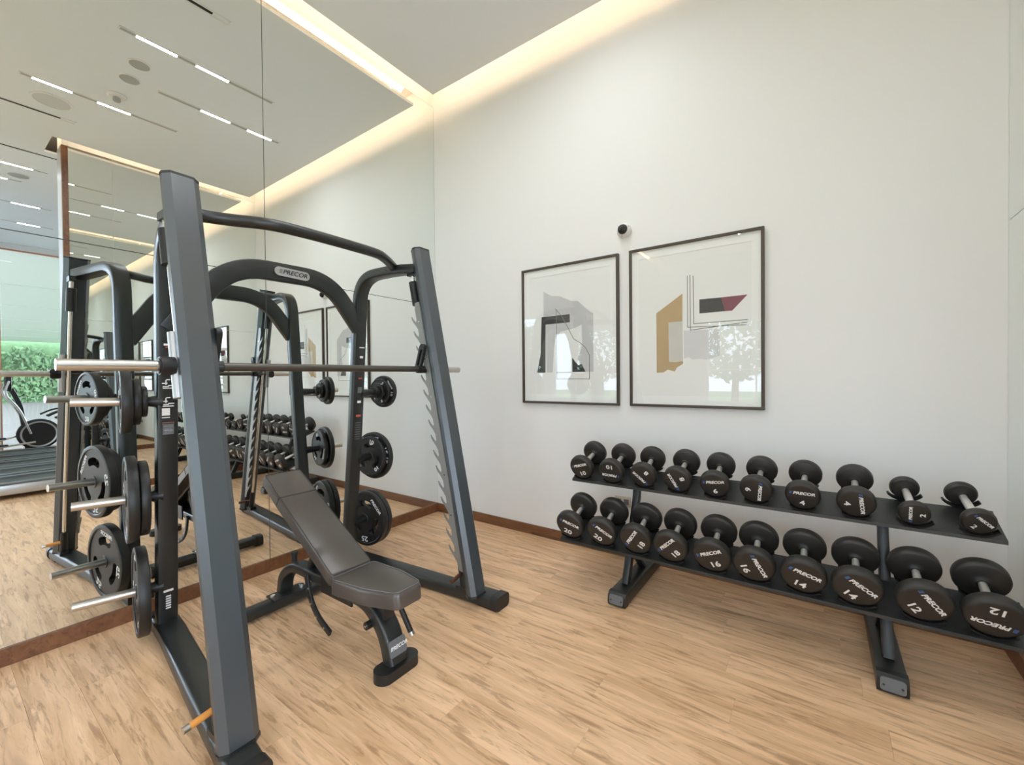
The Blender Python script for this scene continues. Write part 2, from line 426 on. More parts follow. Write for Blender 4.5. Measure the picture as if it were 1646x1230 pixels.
# outside: lawn, covered terrace, trees
bm = NB(); box(bm, -30, 90, -50, 20, -.4, -.2); lawn = tag(obj('lawn', bm, M_grass), kind='structure')
bm = NB(); box(bm, XF+.2, XF+36, -7, 6, -.2, -.02); ter = tag(obj('terrace', bm, M_pave), kind='structure')
soff = tag(bpy.data.objects.new('canopy', None), kind='structure'); COL.objects.link(soff)
for k in range(6):
    bm = NB(); x0 = XF+.25+k*5.8; box(bm, x0, x0+5.62, -3, 6, 4.75, 4.9); obj('soffit_panel', bm, M_white, soff, 0)
bm = NB(); box(bm, XF+.2, XF+36, -3, 6, 4.93, 5.05); obj('roof_slab', bm, M_grey, soff, 0)
for k in range(5):
    for y in (-2.85, 5.8):
        bm = NB(); x0 = XF+3+k*7; box(bm, x0-.12, x0+.12, y-.12, y+.12, -.02, 4.75); obj('column', bm, M_white, soff, 0)
def leaf_cloud(rad, n, sz, seed, flat=1.):
    rnd = random.Random(seed); bm = NB()
    for i in range(n):
        u = Vector((rnd.gauss(0, 1), rnd.gauss(0, 1), rnd.gauss(0, 1))).normalized()*rad*(.45+.55*rnd.random()**.5)
        u.z *= flat
        a = Vector((rnd.gauss(0, 1), rnd.gauss(0, 1), rnd.gauss(0, 1))).normalized(); b = a.orthogonal().normalized()
        s = sz*(.6+.8*rnd.random())
        vs = [bm.verts.new(u+a*s), bm.verts.new(u+b*s*.5), bm.verts.new(u-a*s), bm.verts.new(u-b*s*.5)]
        bm.faces.new(vs)
    return mesh_from(bm, 'foliage', M_green, 0)
crown = leaf_cloud(1.35, 1300, .12, 3, 1.0)
bm = NB(); tube(bm, (0, 0, 0), (.1, .05, 2.6), .14, 10, .08); tube(bm, (.05, 0, 1.6), (.8, .3, 2.8), .06, 8, .03); tube(bm, (.05, 0, 1.8), (-.7, -.2, 2.9), .06, 8, .03)
trunk = mesh_from(bm, 'trunk', M_bark)
tl = [(1.4, -12.4, 'first leafy tree outside the rear window beyond the camera, left end of the row'),
      (4.3, -14.6, 'second leafy tree of the row outside the rear windows'),
      (7.4, -12.8, 'third leafy tree of the row outside the rear windows'),
      (10.6, -14.2, 'last leafy tree outside the rear windows, right end of the row')]
for i, (x, y, lb) in enumerate(tl):
    t = thing('tree', (x, y, -.2), lb, 'tree', 'trees outside the rear windows', (0, 0, i*1.3))
    link('trunk', trunk, t); c = link('crown', crown, t, (0, 0, 2.9)); c['kind'] = 'stuff'
hedge_m = leaf_cloud(1.0, 3000, .10, 11, 1.0)
h = thing('hedge', (48.5, -1.5, -.2), 'long green hedge closing the far end of the covered terrace', 'hedge')
for k in range(5):
    o = link('foliage', hedge_m, h, (0, -6+3*k, 2.3)); o.scale = (1, 2.0, 2.6); o['kind'] = 'stuff'
bm = NB(); box(bm, -.3, .3, -9, 9, 0, 5.2); obj('stem_mass', bm, M_green, h, 0)

# ------------------------------------------------------------------ ceiling fittings
def track(x, y0, y1, lit, label, grp='recessed linear ceiling lights'):
    t = thing('linear_ceiling_light', (x, (y0+y1)/2, H), label, 'ceiling light', grp)
    L = (y1-y0)/2
    bm = NB()
    for s in (-1, 1): box(bm, s*.026-.006, s*.026+.006, -L, L, -.004, .0)
    for s in (-1, 1): box(bm, -.032, .032, s*L-.006, s*L+.006, -.004, .0)
    obj('housing', bm, M_white, t, 0)
    bm = NB(); box(bm, -.02, .02, -L+.006, L-.006, -.0015, 0); obj('channel', bm, M_grille, t, 0)
    c = (y0+y1)/2
    for a, b in lit:
        bm = NB(); box(bm, -.010, .010, a-c, b-c, -.004, -.0016); obj('led_strip', bm, M_led, t, 0)
        area_light('track_lamp', (x, (a+b)/2, H-.008), (0, 0, -1), .03, b-a, 6, (.93, .97, 1), spread=170).rotation_euler = (0, 0, 0)
def slot(x, y0, y1, label):
    t = thing('ceiling_air_slot', (x, (y0+y1)/2, H), label, 'air vent', 'black linear air slots'); L = (y1-y0)/2
    bm = NB()
    for s in (-1, 1): box(bm, s*.03-.006, s*.03+.006, -L, L, -.004, .0)
    for s in (-1, 1): box(bm, -.036, .036, s*L-.006, s*L+.006, -.004, .0)
    obj('housing', bm, M_white, t, 0)
    bm = NB(); box(bm, -.014, .014, -L+.13, L-.13, -.003, 0); obj('opening', bm, M_slot, t, 0)
track(1.44, -2.51, -1.165, [(-2.39, -2.08), (-1.92, -1.625)], 'linear ceiling light nearest the mirrored wall, topmost pair of strips in the mirror')
track(3.02, -2.96, -1.617, [(-2.875, -2.576), (-2.37, -2.08)], 'linear ceiling light beside the large round ceiling disc')
track(2.25, -2.02, -.706, [(-1.61, -1.30), (-1.10, -.81)], 'linear ceiling light ending nearest the back wall')
track(5.95, -3.75, -2.40, [(-3.62, -3.32), (-2.88, -2.56)], 'linear ceiling light just past the end of the mirrored stub wall')
track(6.7, -4.05, -2.6, [(-3.9, -3.6), (-3.1, -2.75)], 'linear ceiling light over the nearest treadmill, second past the stub wall')
track(8.0, -3.2, -2.1, [(-3.1, -2.9), (-2.6, -2.25)], 'linear ceiling light over the middle treadmill')
track(9.4, -3.1, -1.9, [(-3.0, -2.7), (-2.4, -2.1)], 'linear ceiling light over the farthest treadmills')
for x, y, s in ((1.44, -4.6, 'mirrored wall side'), (3.02, -5.0, 'middle of the gym'), (2.25, -6.9, 'rear wall side'), (5.4, -5.9, 'window side'), (5.9, -8.0, 'far window corner'), (4.4, -7.9, 'centre of the rear wall')):
    track(x, y-.65, y+.65, [(y-.52, y-.2), (y+.1, y+.42)], 'extra unseen linear ceiling light behind the camera, %s' % s)  # unseen repeats of the track pattern, added for extra light
slot(.60, -4.6, -1.94, 'black linear air slot in the ceiling close to the mirrored wall')
slot(3.80, -5.3, -2.43, 'black linear air slot in the ceiling left of the wooden post')
slot(5.24, -4.6, -2.20, 'black linear air slot in the ceiling beyond the wooden post')
def disc(x, y, r, name, label, cat, m):
    t = thing(name, (x, y, H), label, cat)
    bm = NB(); lathe(bm, [(0, -.004), (r*.86, -.004), (r*.86, 0), (0, 0)], 'z', 36); obj('grille', bm, m, t)
    bm = NB(); lathe(bm, [(r*.87, 0), (r*.87, -.007), (r, -.005), (r, 0), (r*.87, 0)], 'z', 36); obj('rim', bm, M_white, t)
disc(1.895, -2.26, .095, 'ceiling_speaker', 'small round grey ceiling speaker nearer the mirrored wall', 'speaker', M_grille)
disc(2.245, -2.26, .095, 'ceiling_speaker', 'small round grey ceiling speaker beside the smoke detector', 'speaker', M_grille)
disc(3.42, -2.68, .175, 'ceiling_access_disc', 'large round pale disc set in the ceiling beside a linear light', 'ceiling disc', M_disc)
disc(6.4, -2.66, .13, 'ceiling_speaker', 'round grey ceiling speaker beyond the wooden post', 'speaker', M_grille)
t = thing('smoke_detector', (2.70, -2.27, H), 'white domed smoke detector on the ceiling near two round speakers', 'detector')
bm = NB(); lathe(bm, [(0, -.03), (.07, -.026), (.085, -.012), (.085, 0), (0, 0)], 'z', 30); obj('base', bm, M_white, t)
bm = NB(); lathe(bm, [(0, -.07), (.03, -.068), (.036, -.055), (.032, -.03), (0, -.03)], 'z', 24); obj('sensor', bm, M_grille, t)

# ------------------------------------------------------------------ pictures on the back wall
def picture(x0, x1, z0, z1, label):
    cx, cz = (x0+x1)/2, (z0+z1)/2
    t = thing('framed_picture', (cx, 0, z0), label, 'picture', 'abstract prints on the back wall')
    w, h = (x1-x0)/2, (z1-z0)
    f = .021; d = -.034
    for nm, a in (('frame_rail', (-w, w, 0, f)), ('frame_rail', (-w, w, h-f, h)), ('frame_stile', (-w, -w+f, f, h-f)), ('frame_stile', (w-f, w, f, h-f))):
        bm = NB(); box(bm, a[0], a[1], d, -.001, a[2], a[3], bev=.0015); obj(nm, bm, M_frame, t)
    bm = NB(); box(bm, -w+f, w-f, -.012, -.002, f, h-f); mt = obj('mat_board', bm, M_matb, t, 0)
    iw, z_0, z_1 = w-.082, .09, h-.09      # window mat lip
    bm = NB()
    for a in ((-w+f, -iw, f, h-f), (iw, w-f, f, h-f), (-iw, iw, f, z_0), (-iw, iw, z_1, h-f)): box(bm, a[0], a[1], -.0165, -.012, a[2], a[3])
    obj('mat_lip', bm, M_matb, mt, 0)
    bm = NB(); box(bm, -iw, iw, -.0132, -.0121, z_0, z_1); pr = obj('print', bm, M_paper, t, 0)
    bm = NB(); box(bm, -w+f, w-f, -.0275, -.0255, f, h-f); obj('glass', bm, M_glass, t, 0)
    return t, pr, cx, z0
def shape(pr, cx, z0, pts, col, name='printed_shape', lay=0):
    bm = NB(); prism(bm, [(x-cx, z-z0) for x, z in pts], -.0134-.0002*lay-.0002, -.0131, None, 'xz')
    key = 'ink_%02x%02x%02x' % tuple(int(c*255) for c in col)
    m = bpy.data.materials.get(key) or mat(key, col, .85, noise=(6, .10)); obj(name, bm, m, pr, 0)
def line(pr, cx, z0, pts, w, col, lay=3, closed=False):
    if closed: pts = pts+[pts[0]]
    bm = NB()
    for a, b in zip(pts, pts[1:]):
        d = Vector((b[0]-a[0], b[1]-a[1])).normalized(); n = Vector((-d.y, d.x))*w/2; e = d*w/2
        q = [(a[0]-e.x+n.x, a[1]-e.y+n.y), (b[0]+e.x+n.x, b[1]+e.y+n.y), (b[0]+e.x-n.x, b[1]+e.y-n.y), (a[0]-e.x-n.x, a[1]-e.y-n.y)]
        prism(bm, [(x-cx, z-z0) for x, z in q], -.0134-.0002*lay, -.0131, None, 'xz')
    key = 'ink_%02x%02x%02x' % tuple(int(c*255) for c in col)
    m = bpy.data.materials.get(key) or mat(key, col, .85); obj('drawn_line', bm, m, pr, 0)
t, pr, cx, z0 = picture(1.270, 2.294, 1.337, 2.676, 'left framed abstract print with a grey torn arch and black angle shape')
shape(pr, cx, z0, [(1.518, 2.438), (1.607, 2.385), (1.695, 2.374), (1.766, 2.341), (1.821, 2.313), (1.89, 2.306), (1.944, 2.257), (1.997, 2.209), (2.046, 2.174), (2.044, 1.641), (1.938, 1.642), (1.885, 1.76), (1.934, 1.893), (1.929, 2.082), (1.847, 2.052), (1.706, 2.031), (1.647, 1.971), (1.631, 1.87), (1.614, 1.641), (1.547, 1.642), (1.537, 2.081), (1.515, 2.186)], (.58, .58, .59))
shape(pr, cx, z0, [(1.493, 2.188), (1.804, 2.191), (1.806, 2.114), (1.537, 2.113), (1.532, 1.64), (1.436, 1.641), (1.478, 1.825)], (.05, .05, .052), lay=1)
shape(pr, cx, z0, [(1.828, 1.78), (1.858, 1.739), (1.892, 1.705), (1.926, 1.716), (1.965, 1.642), (1.829, 1.642)], (.05, .05, .052), lay=1)
line(pr, cx, z0, [(1.65, 2.257), (1.728, 2.167), (1.846, 1.953), (1.914, 1.912), (1.967, 1.867), (2.006, 1.792), (2.004, 1.575), (1.66, 1.577), (1.66, 2.245)], .0055, (.20, .19, .19))
t, pr, cx, z0 = picture(2.392, 3.402, 1.339, 2.679, 'right framed abstract print with a gold bracket shape and maroon wedge')
shape(pr, cx, z0, [(2.619, 2.12), (2.829, 2.261), (2.828, 2.037), (2.717, 2.036), (2.719, 1.712), (2.775, 1.71), (2.83, 1.715), (2.83, 1.693), (2.784, 1.665), (2.765, 1.631), (2.71, 1.648), (2.674, 1.625), (2.619, 1.623)], (.50, .36, .19))
shape(pr, cx, z0, [(2.717, 2.036), (2.828, 2.037), (2.83, 1.715), (2.719, 1.712)], (.62, .60, .55))
shape(pr, cx, z0, [(2.836, 1.96), (3.102, 1.953), (3.101, 1.749), (3.011, 1.721), (2.954, 1.73), (2.907, 1.725), (2.872, 1.745), (2.836, 1.733)], (.68, .67, .69))
shape(pr, cx, z0, [(2.956, 2.198), (3.111, 2.196), (3.14, 2.088), (2.956, 2.087)], (.05, .05, .052), lay=1)
shape(pr, cx, z0, [(3.111, 2.196), (3.292, 2.197), (3.189, 2.087), (3.14, 2.088)], (.22, .06, .09), lay=1)
for pts in ([(2.867, 2.396), (2.867, 1.985), (3.291, 1.972)], [(2.886, 2.40), (2.888, 1.960), (3.288, 1.992)], [(2.910, 2.39), (2.914, 2.010), (3.291, 2.011)]):
    line(pr, cx, z0, pts, .005, (.16, .15, .15))

# dome camera and socket
t = thing('dome_camera', (2.345, 0, 2.868), 'white wall dome camera with dark lens ball above the two pictures', 'camera')
bm = NB(); lathe(bm, [(0, 0), (.062, 0), (.062, -.03), (.055, -.042), (.047, -.05), (0, -.05)], 'y', 36); obj('housing', bm, M_white, t)
bm = NB(); lathe(bm, [(.043, -.045), (.042, -.060), (.034, -.078), (.02, -.089), (0, -.093)], 'y', 36); obj('lens_dome', bm, mat('smoked_dome', (.012, .012, .012), .08), t)
bm = NB()
for a in (20, 140, 260): tube(bm, (.054*math.cos(R_(a)), -.03, .054*math.sin(R_(a))), (.054*math.cos(R_(a)), -.046, .054*math.sin(R_(a))), .0035, 8)
obj('screws', bm, M_grey, t)
t = thing('wall_socket', (2.312, 0, .445), 'beige wall socket plate low on the back wall behind the dumbbell rack', 'socket')
bm = NB(); box(bm, -.07, .07, -.009, 0, 0, .088, bev=.002); obj('plate', bm, M_socket, t)
for s in (-1, 1):
    bm = NB(); box(bm, s*.034-.022, s*.034+.022, -.011, -.0085, .02, .068, bev=.001); obj('outlet', bm, M_grey, t)

# ------------------------------------------------------------------ Smith machine
SM = thing('smith_machine', (0, 0, 0), 'charcoal steel weight-training frame with guided bar against the mirrored wall', 'gym machine')
SIDES = {   # per side: column top (x,y,z), column foot (x,y), rear upright x at floor, slope, y; beam rear/front y; outward sign
    'near': dict(s=-1, ct=(1.15, -2.86, 2.585), cb=(1.762, -2.878), rx=.37, rk=.053, ry=-2.735, by0=-2.72, by1=-2.90),
    'far': dict(s=1, ct=(1.226, -1.352, 2.57), cb=(1.772, -1.372), rx=.34, rk=.11, ry=-1.43, by0=-1.435, by1=-1.30)}
OCT = [(-.045, -.052), (-.045, .052), (.0, .078), (.022, .076), (.047, .047), (.047, -.047), (.022, -.076), (.0, -.078)]
HORN_Z = (1.47, .89, .32); HA = R_(9)
def horn_base(key, z):
    S = SIDES[key]; return Vector((S['rx']+S['rk']*z, S['ry']+S['s']*.05, z))
for key, S in SIDES.items():
    s = S['s']
    # base beam, running front to back
    bm = NB(); zc = .047
    path = [(.24, S['by0'], zc), (.5, S['by0']+(S['by1']-S['by0'])*.12, zc), (1.2, S['by0']+(S['by1']-S['by0'])*.58, zc), (1.90, S['by1'], zc)]
    sweep(bm, path, rrect(.042, .068, .022), (0, 1, 0)); bb = obj('base_beam', bm, M_char, SM)
    for x, y in ((.235, S['by0']), (1.925, S['by1'])):
        bm = NB(); sweep(bm, [(x-.03, y, .049), (x+.028, y, .049)], rrect(.048, .074, .03), (0, 1, 0)); obj('end_cap', bm, M_plastic, bb)
    bm = NB()
    for x in (.35, 1.85):
        y = S['by0']+(S['by1']-S['by0'])*(.05 if x < 1 else .96); box(bm, x-.09, x+.09, y-.055, y+.055, 0, .008)
    obj('rubber_foot', bm, M_rubber, bb)
    # front column
    top, bot = Vector(S['ct']), Vector((S['cb'][0], S['cb'][1], .088))
    bm = NB(); sweep(bm, [bot, top], OCT, (0, 1, 0)); fc = obj('front_column', bm, M_col_lit, SM, 20)
    d = (top-bot).normalized()
    bm = NB(); sweep(bm, [top, top+d*.012], [(a*1.02, b*1.02) for a, b in OCT], (0, 1, 0)); obj('column_cap', bm, M_plastic, fc, 20)
    bm = NB(); sweep(bm, [bot+V(0, 0, -.01), bot+d*.006], [(a*1.05, b*1.05) for a, b in OCT], (0, 1, 0)); obj('weld_seam', bm, M_char, fc, 20)
    # rear upright curving forward to the column head
    ux = lambda z: S['rx']+S['rk']*z
    ry = S['ry']; zt = top.z-.13
    cx = ux(2.2)
    pth = fillet([(ux(.08), ry, .08), (ux(1.2), ry, 1.2), (cx+.0, ry, zt+.01), (cx+.42, (ry+top.y)/2, zt+.015), (top.x-.03, top.y, zt+.0)], [.05, .32, .12], 10)
    bm = NB(); sweep(bm, pth, rrect(.036, .052, .010, 2), (0, 1, 0)); ru = obj('rear_upright', bm, M_char, SM)
    # toothed catch plate, guide rod and bumpers: all parallel to the column, set behind it
    def cp(u, z, y):      # point offset u behind the column's axis at height z
        k = (top.x-bot.x)/(top.z-bot.z); return Vector((bot.x+k*(z-bot.z)-u, y, z))
    yp = (bot.y+top.y)/2 - s*.062
    zt0, pitch, n = 2.05, .1107, 16
    bm = NB()
    def slab(pts):
        A = [bm.verts.new(cp(u, z, yp-.004)) for u, z in pts]; B = [bm.verts.new(cp(u, z, yp+.004)) for u, z in pts]
        bm.faces.new(A); bm.faces.new(B[::-1])
        for i in range(len(pts)): bm.faces.new((A[i], A[(i+1) % len(pts)], B[(i+1) % len(pts)], B[i]))
    slab([(.028, 2.17), (.028, .235), (.070, .24), (.084, .33), (.084, 2.12), (.072, 2.165)])
    for k in range(n):
        z = zt0-k*pitch
        slab([(.084, z-.088), (.084, z-.016), (.092, z-.030), (.104, z-.030), (.101, z-.058)])
        slab([(.101, z-.058), (.104, z-.030), (.116, z-.018), (.124, z-.030)])
        slab([(.124, z-.030), (.116, z-.018), (.137, z+.014), (.134, z-.012)])
    tp = obj('toothed_plate', bm, M_tooth, SM, 0)
    for k in range(7):
        z = 2.02-k*.28; bm = NB(); p = cp(.058, z, yp); tube(bm, p+V(0, -.009, 0), p+V(0, .009, 0), .006, 10); obj('bolt', bm, M_chrome, tp)
    yr = (bot.y+top.y)/2 + (-.035 if s < 0 else -.014)
    bm = NB(); tube(bm, cp(.10, .13, yr), cp(.10, 2.40, yr), .0135, 16); obj('guide_rod', bm, M_chrome, SM)
    bm = NB(); tube(bm, cp(.112, 2.16, yr), cp(.112, 2.34, yr), .031, 18); obj('bumper', bm, M_plastic, SM)
    bm = NB(); tube(bm, cp(.10, .10, yr), cp(.10, .29, yr), .027, 18, .022); obj('bumper', bm, M_plastic, SM)
    bm = NB(); a = cp(0.04, 2.42, yr); box(bm, a.x-.10, a.x+.03, yr-.02, yr+.02, 2.39, 2.43); box(bm, bot.x-.16, bot.x-.02, yr-.03, yr+.03, .085, .115); obj('rod_bracket', bm, M_char2, SM)
    # safety stop with handle
    hm = M_orange if s < 0 else M_grip_shade
    a = cp(.10, .2, yr); e = a+V(.015, -.105, -.008)
    bm = NB(); tube(bm, a, e, .014, 14)
    sh = obj('stop_handle', bm, hm, SM); sh['label'] = 'orange-sleeved safety stop handle' if s < 0 else 'safety stop handle, orange darkened for shade'
    bm = NB(); tube(bm, e, e+V(.003, -.024, -.002), .0145, 14); obj('handle_tip', bm, M_steel if s < 0 else M_grip_shade, sh)
    # plate horns
    for z in HORN_Z:
        B0 = horn_base(key, z); D0 = Vector((-math.sin(HA), s*math.cos(HA), .03))
        bm = NB(); tube(bm, B0-D0*.03, B0+D0*(.06 if s < 0 else .125), .040, 20, .0255); hn_ = obj('weight_horn', bm, M_char2, SM)
        bm = NB(); tube(bm, B0+D0*(.058 if s < 0 else .12), B0+D0*.365, .0245, 24); obj('horn_sleeve', bm, M_steel, hn_)
    if key == 'near':
        # stickers on the upright's front face
        def st(z, h, w, m, nm='warning_sticker', dy=0):
            x = ux(z)+.0365; bm = NB()
            box(bm, -.0005, .0005, -w/2, w/2, -h/2, h/2); o = obj(nm, bm, m, ru, 0)
            o.matrix_basis = Matrix.Translation((x, ry+dy, z)) @ Matrix.Rotation(math.atan(S['rk']), 4, 'Y')
        st(1.815, .012, .035, M_letter, dy=-.005); st(1.80, .008, .02, M_red, dy=-.005)
        for z0_ in (1.58, 1.47):
            for q in ((-.022, 0, .028), (.0, .022, .02), (.018, -.014, .03), (-.016, -.02, .03)):
                st(z0_+q[1], .006, q[2], M_letter, dy=q[0]*.8)
            st(z0_-.03, .006, .055, M_letter); st(z0_+.005, .03, .006, M_letter, dy=-.012)
        st(1.405, .045, .04, M_letter, dy=-.012); st(1.37, .005, .04, M_letter, dy=-.012)
        st(1.268+.035, .075, .055, M_grey, dy=0); st(1.365-.03, .014, .058, M_red)
        for k in range(4): st(1.315-.012*k, .004, .042-.006*(k % 2), M_letter)
        st(.285, .014, .05, M_letter)
        for k in range(6): st(.25-.015*k, .009, .026, M_letter)
    else:
        def st(z, h, w, m):
            bm = NB(); box(bm, -.0005, .0005, -w/2, w/2, -h/2, h/2); o = obj('warning_sticker', bm, m, ru, 0)
            o.matrix_basis = Matrix.Translation((ux(z)+.0365, ry, z)) @ Matrix.Rotation(math.atan(S['rk']), 4, 'Y')
        st(1.86, .008, .05, M_letter); st(1.78, .02, .03, M_letter); st(1.70, .03, .02, M_grey); st(1.60, .012, .035, M_red)
        st(1.50, .05, .04, M_grey); st(1.40, .02, .035, M_letter); st(1.28, .018, .045, M_red)
        for k in range(8): st(1.22-.02*k, .006, .05, M_grey)
SMn, SMf = SIDES['near'], SIDES['far']
# arched cross tube between the rear uprights
xa = lambda z: .55+.0*z
path = fillet([(.48, -2.72, 1.90), (.53, -2.41, 2.372), (.55, -1.705, 2.378), (.555, -1.435, 2.02)], [.24, .20], 12)
bm = NB(); sweep(bm, path, rrect(.066, .030, .010, 2), (1, 0, 0)); arch = obj('arched_crossbar', bm, M_char, SM)
Mb = Matrix.Translation((.584, -2.01, 2.372)) @ Matrix(((0, 0, 1, 0), (1, 0, 0, 0), (0, 1, 0, 0), (0, 0, 0, 1)))
bm = NB(); prism(bm, [(x, y) for x, y in rrect(.128, .032, .0315, 6)], -.006, .003, Mb @ Matrix.Rotation(R_(-1.5), 4, 'Z')); bdg = obj('badge', bm, M_silver, arch)
bdg['label'] = 'oval silver maker badge'
word = link('badge_lettering', text_mesh('PRECOR', M_char2, .044, .02, .22, 1.1), arch, m=Mb @ Matrix.Rotation(R_(-1.5), 4, 'Z') @ tr(.018, 0, .0036))
link('logo_mark', mark_mesh(.036, M_grey), arch, m=Mb @ tr(-.085, .002, .0036))
# pull-up tube between the two frame heads, bowed towards the user
pth = [(.985, -2.80, 2.49), (.99, -2.70, 2.495), (1.03, -2.58, 2.5), (1.115, -2.44, 2.5), (1.143, -2.31, 2.5), (1.15, -2.06, 2.5), (1.135, -1.72, 2.5), (1.10, -1.60, 2.495), (1.02, -1.46, 2.48), (.985, -1.40, 2.465)]
sm = []
for i in range(len(pth)-1):
    p0 = Vector(pth[max(i-1, 0)]); p1 = Vector(pth[i]); p2 = Vector(pth[i+1]); p3 = Vector(pth[min(i+2, len(pth)-1)])
    for k in range(5):
        t = k/5; sm.append(.5*((2*p1)+(p2-p0)*t+(2*p0-5*p1+4*p2-p3)*t*t+(3*p1-p0-3*p2+p3)*t**3))
sm.append(Vector(pth[-1]))
bm = NB(); sweep(bm, sm, circ(.034, 20), (0, 0, 1)); obj('pull_up_bar', bm, M_char, SM)
# the guided bar with its sleeves, bearings and hooks
bx, bz = 1.33, 1.662
bm = NB(); tube(bm, (bx, -2.95, bz-.002), (bx, -1.32, bz+.002), .021, 24); bar = obj('guided_bar', bm, M_barblk, SM)
for a, b in ((-3.32, -3.0), (-1.05, -1.27)):
    bm = NB(); tube(bm, (bx, a, bz), (bx, b, bz), .0235, 28); obj('bar_sleeve', bm, M_steel, bar)
    sg = 1 if b > a else -1
    bm = NB(); tube(bm, (bx, b, bz), (bx, b+sg*.055, bz), .042, 28); tube(bm, (bx, b-sg*.006, bz), (bx, b, bz), .034, 24); obj('collar', bm, M_plastic, bar)
for y, s in ((-2.935, -1), (-1.325, 1)):
    bm = NB()
    k = -.213
    p = Vector((bx-.005, y, bz)); ax = Vector((k, 0, 1)).normalized()
    tube(bm, p-ax*.15, p+ax*.16, .024, 20); obj('bearing_housing', bm, M_silver, bar)
for y in (-2.78, -1.46):
    bm = NB()      # long looped hook
    o_ = rrect(.027, .105, .026, 5); i_ = rrect(.009, .062, .009, 5)
    mm = Matrix.Translation((bx+.005, y, bz+.085)) @ Matrix.Rotation(R_(19), 4, 'Y')
    def P(q, h): return mm @ Vector((q[0], h, q[1]))
    for h0, h1, flip in ((-.012, .012, 0),):
        Ao = [bm.verts.new(P(q, h0)) for q in o_]; Bo = [bm.verts.new(P(q, h1)) for q in o_]
        Ai = [bm.verts.new(P(q, h0)) for q in i_]; Bi = [bm.verts.new(P(q, h1)) for q in i_]
        n = len(o_)
        for i in range(n):
            j = (i+1) % n
            bm.faces.new((Ao[i], Ao[j], Bo[j], Bo[i])); bm.faces.new((Ai[i], Bi[i], Bi[j], Ai[j]))
            bm.faces.new((Ao[i], Ai[i], Ai[j], Ao[j])); bm.faces.new((Bo[i], Bo[j], Bi[j], Bi[i]))
    tube(bm, (bx+.03, y-.02, bz-.01), (bx+.03, y+.02, bz-.01), .018, 14)
    tube(bm, (bx, y-.03, bz), (bx, y+.03, bz), .028, 20)
    obj('catch_hook', bm, M_plastic, bar)

# ------------------------------------------------------------------ weight plates
def plate_mesh_parts(r, th):
    """rim (lathe), web with three grip holes, hub"""
    ri = r*.88
    bm = NB(); e = min(.008, th*.25)
    lathe(bm, [(ri, -th/2+e*.6), (ri+.006, -th/2), (r-e, -th/2), (r-e*.3, -th/2+e*.3), (r, -th/2+e), (r, th/2-e), (r-e*.3, th/2-e*.3), (r-e, th/2), (ri+.006, th/2), (ri, th/2-e*.6), (ri, -th/2+e*.6)], 'y', 56)
    rim = mesh_from(bm, 'rim', M_rubber)
    cu = bpy.data.curves.new('web', 'CURVE'); cu.dimensions = '2D'; cu.fill_mode = 'BOTH'; cu.extrude = th*.34; cu.bevel_depth = .0015; cu.resolution_u = 2
    def poly(pts):
        sp = cu.splines.new('POLY'); sp.points.add(len(pts)-1)
        for p, q in zip(sp.points, pts): p.co = (q[0], q[1], 0, 1)
        sp.use_cyclic_u = True
    poly(circ(ri+.002, 56)); poly(circ(.0275, 28))
    if r > .10:
        rm, hw = r*.56, r*.115
        for k in range(3):
            a0 = R_(90+120*k); pts = []
            half = .44
            for i in range(9): a = a0-half+2*half*i/8; pts.append(((rm+hw)*math.cos(a), (rm+hw)*math.sin(a)))
            for i in range(7):
                t = math.pi*(i+.5)/7; a = a0+half; c = Vector((rm*math.cos(a), rm*math.sin(a))); rad = Vector((math.cos(a), math.sin(a))); tan = Vector((-math.sin(a), math.cos(a)))
                p = c+rad*hw*math.cos(t)+tan*hw*math.sin(t); pts.append((p.x, p.y))
            for i in range(9): a = a0+half-2*half*i/8; pts.append(((rm-hw)*math.cos(a), (rm-hw)*math.sin(a)))
            for i in range(7):
                t = math.pi*(i+.5)/7; a = a0-half; c = Vector((rm*math.cos(a), rm*math.sin(a))); rad = Vector((math.cos(a), math.sin(a))); tan = Vector((-math.sin(a), math.cos(a)))
                p = c-rad*hw*math.cos(t)-tan*hw*math.sin(t); pts.append((p.x, p.y))
            poly(pts)
    o = bpy.data.objects.new('web', cu); COL.objects.link(o)
    me = bpy.data.meshes.new_from_object(o.evaluated_get(bpy.context.evaluated_depsgraph_get())); bpy.data.objects.remove(o)
    me.transform(Matrix.Rotation(R_(90), 4, 'X')); me.materials.clear(); me.materials.append(M_rubber); me.name = 'web'
    bm = NB(); lathe(bm, [(.0265, -th*.46), (.04, -th*.48), (.046, -th*.34), (.046, th*.34), (.04, th*.48), (.0265, th*.46), (.0265, -th*.46)], 'y', 28)
    return rim, me, mesh_from(bm, 'hub', M_steel if r < 0 else M_rubber)
_pc = {}
def weight_plate(key, z, t_, r, th, num, angs, label, logo=35):
    s = SIDES[key]['s']; P0 = horn_base(key, z)+Vector((-math.sin(HA), s*math.cos(HA), .03))*t_
    t = thing('weight_plate', P0, label, 'weight plate', hn if s < 0 else hf, (0, 0, s*HA))
    if (r, th) not in _pc: _pc[(r, th)] = plate_mesh_parts(r, th)
    rim, web, hub = _pc[(r, th)]
    link('rim', rim, t); w = link('web', web, t); link('hub', hub, t)
    F = Matrix.Translation((0, -(th*.34+.0022), 0)) @ Matrix.Rotation(R_(90), 4, 'X')     # text plane XY -> XZ facing -Y
    hs = r*.20 if r > .10 else r*.3
    rr = r*.74 if r > .10 else r*.66
    for a in angs:
        link('number', text_mesh(num, M_letter, hs*1.25, .02, 0, 1.3), w, m=F @ Matrix.Rotation(R_(a-90), 4, 'Z') @ tr(0, rr, 0))
    if r > .13: link('lettering', text_mesh('PRECOR', M_letter, hs*.72, .03, .2, 1.2), w, m=F @ Matrix.Rotation(R_(logo-90), 4, 'Z') @ tr(0, rr*1.0, 0))
    return t
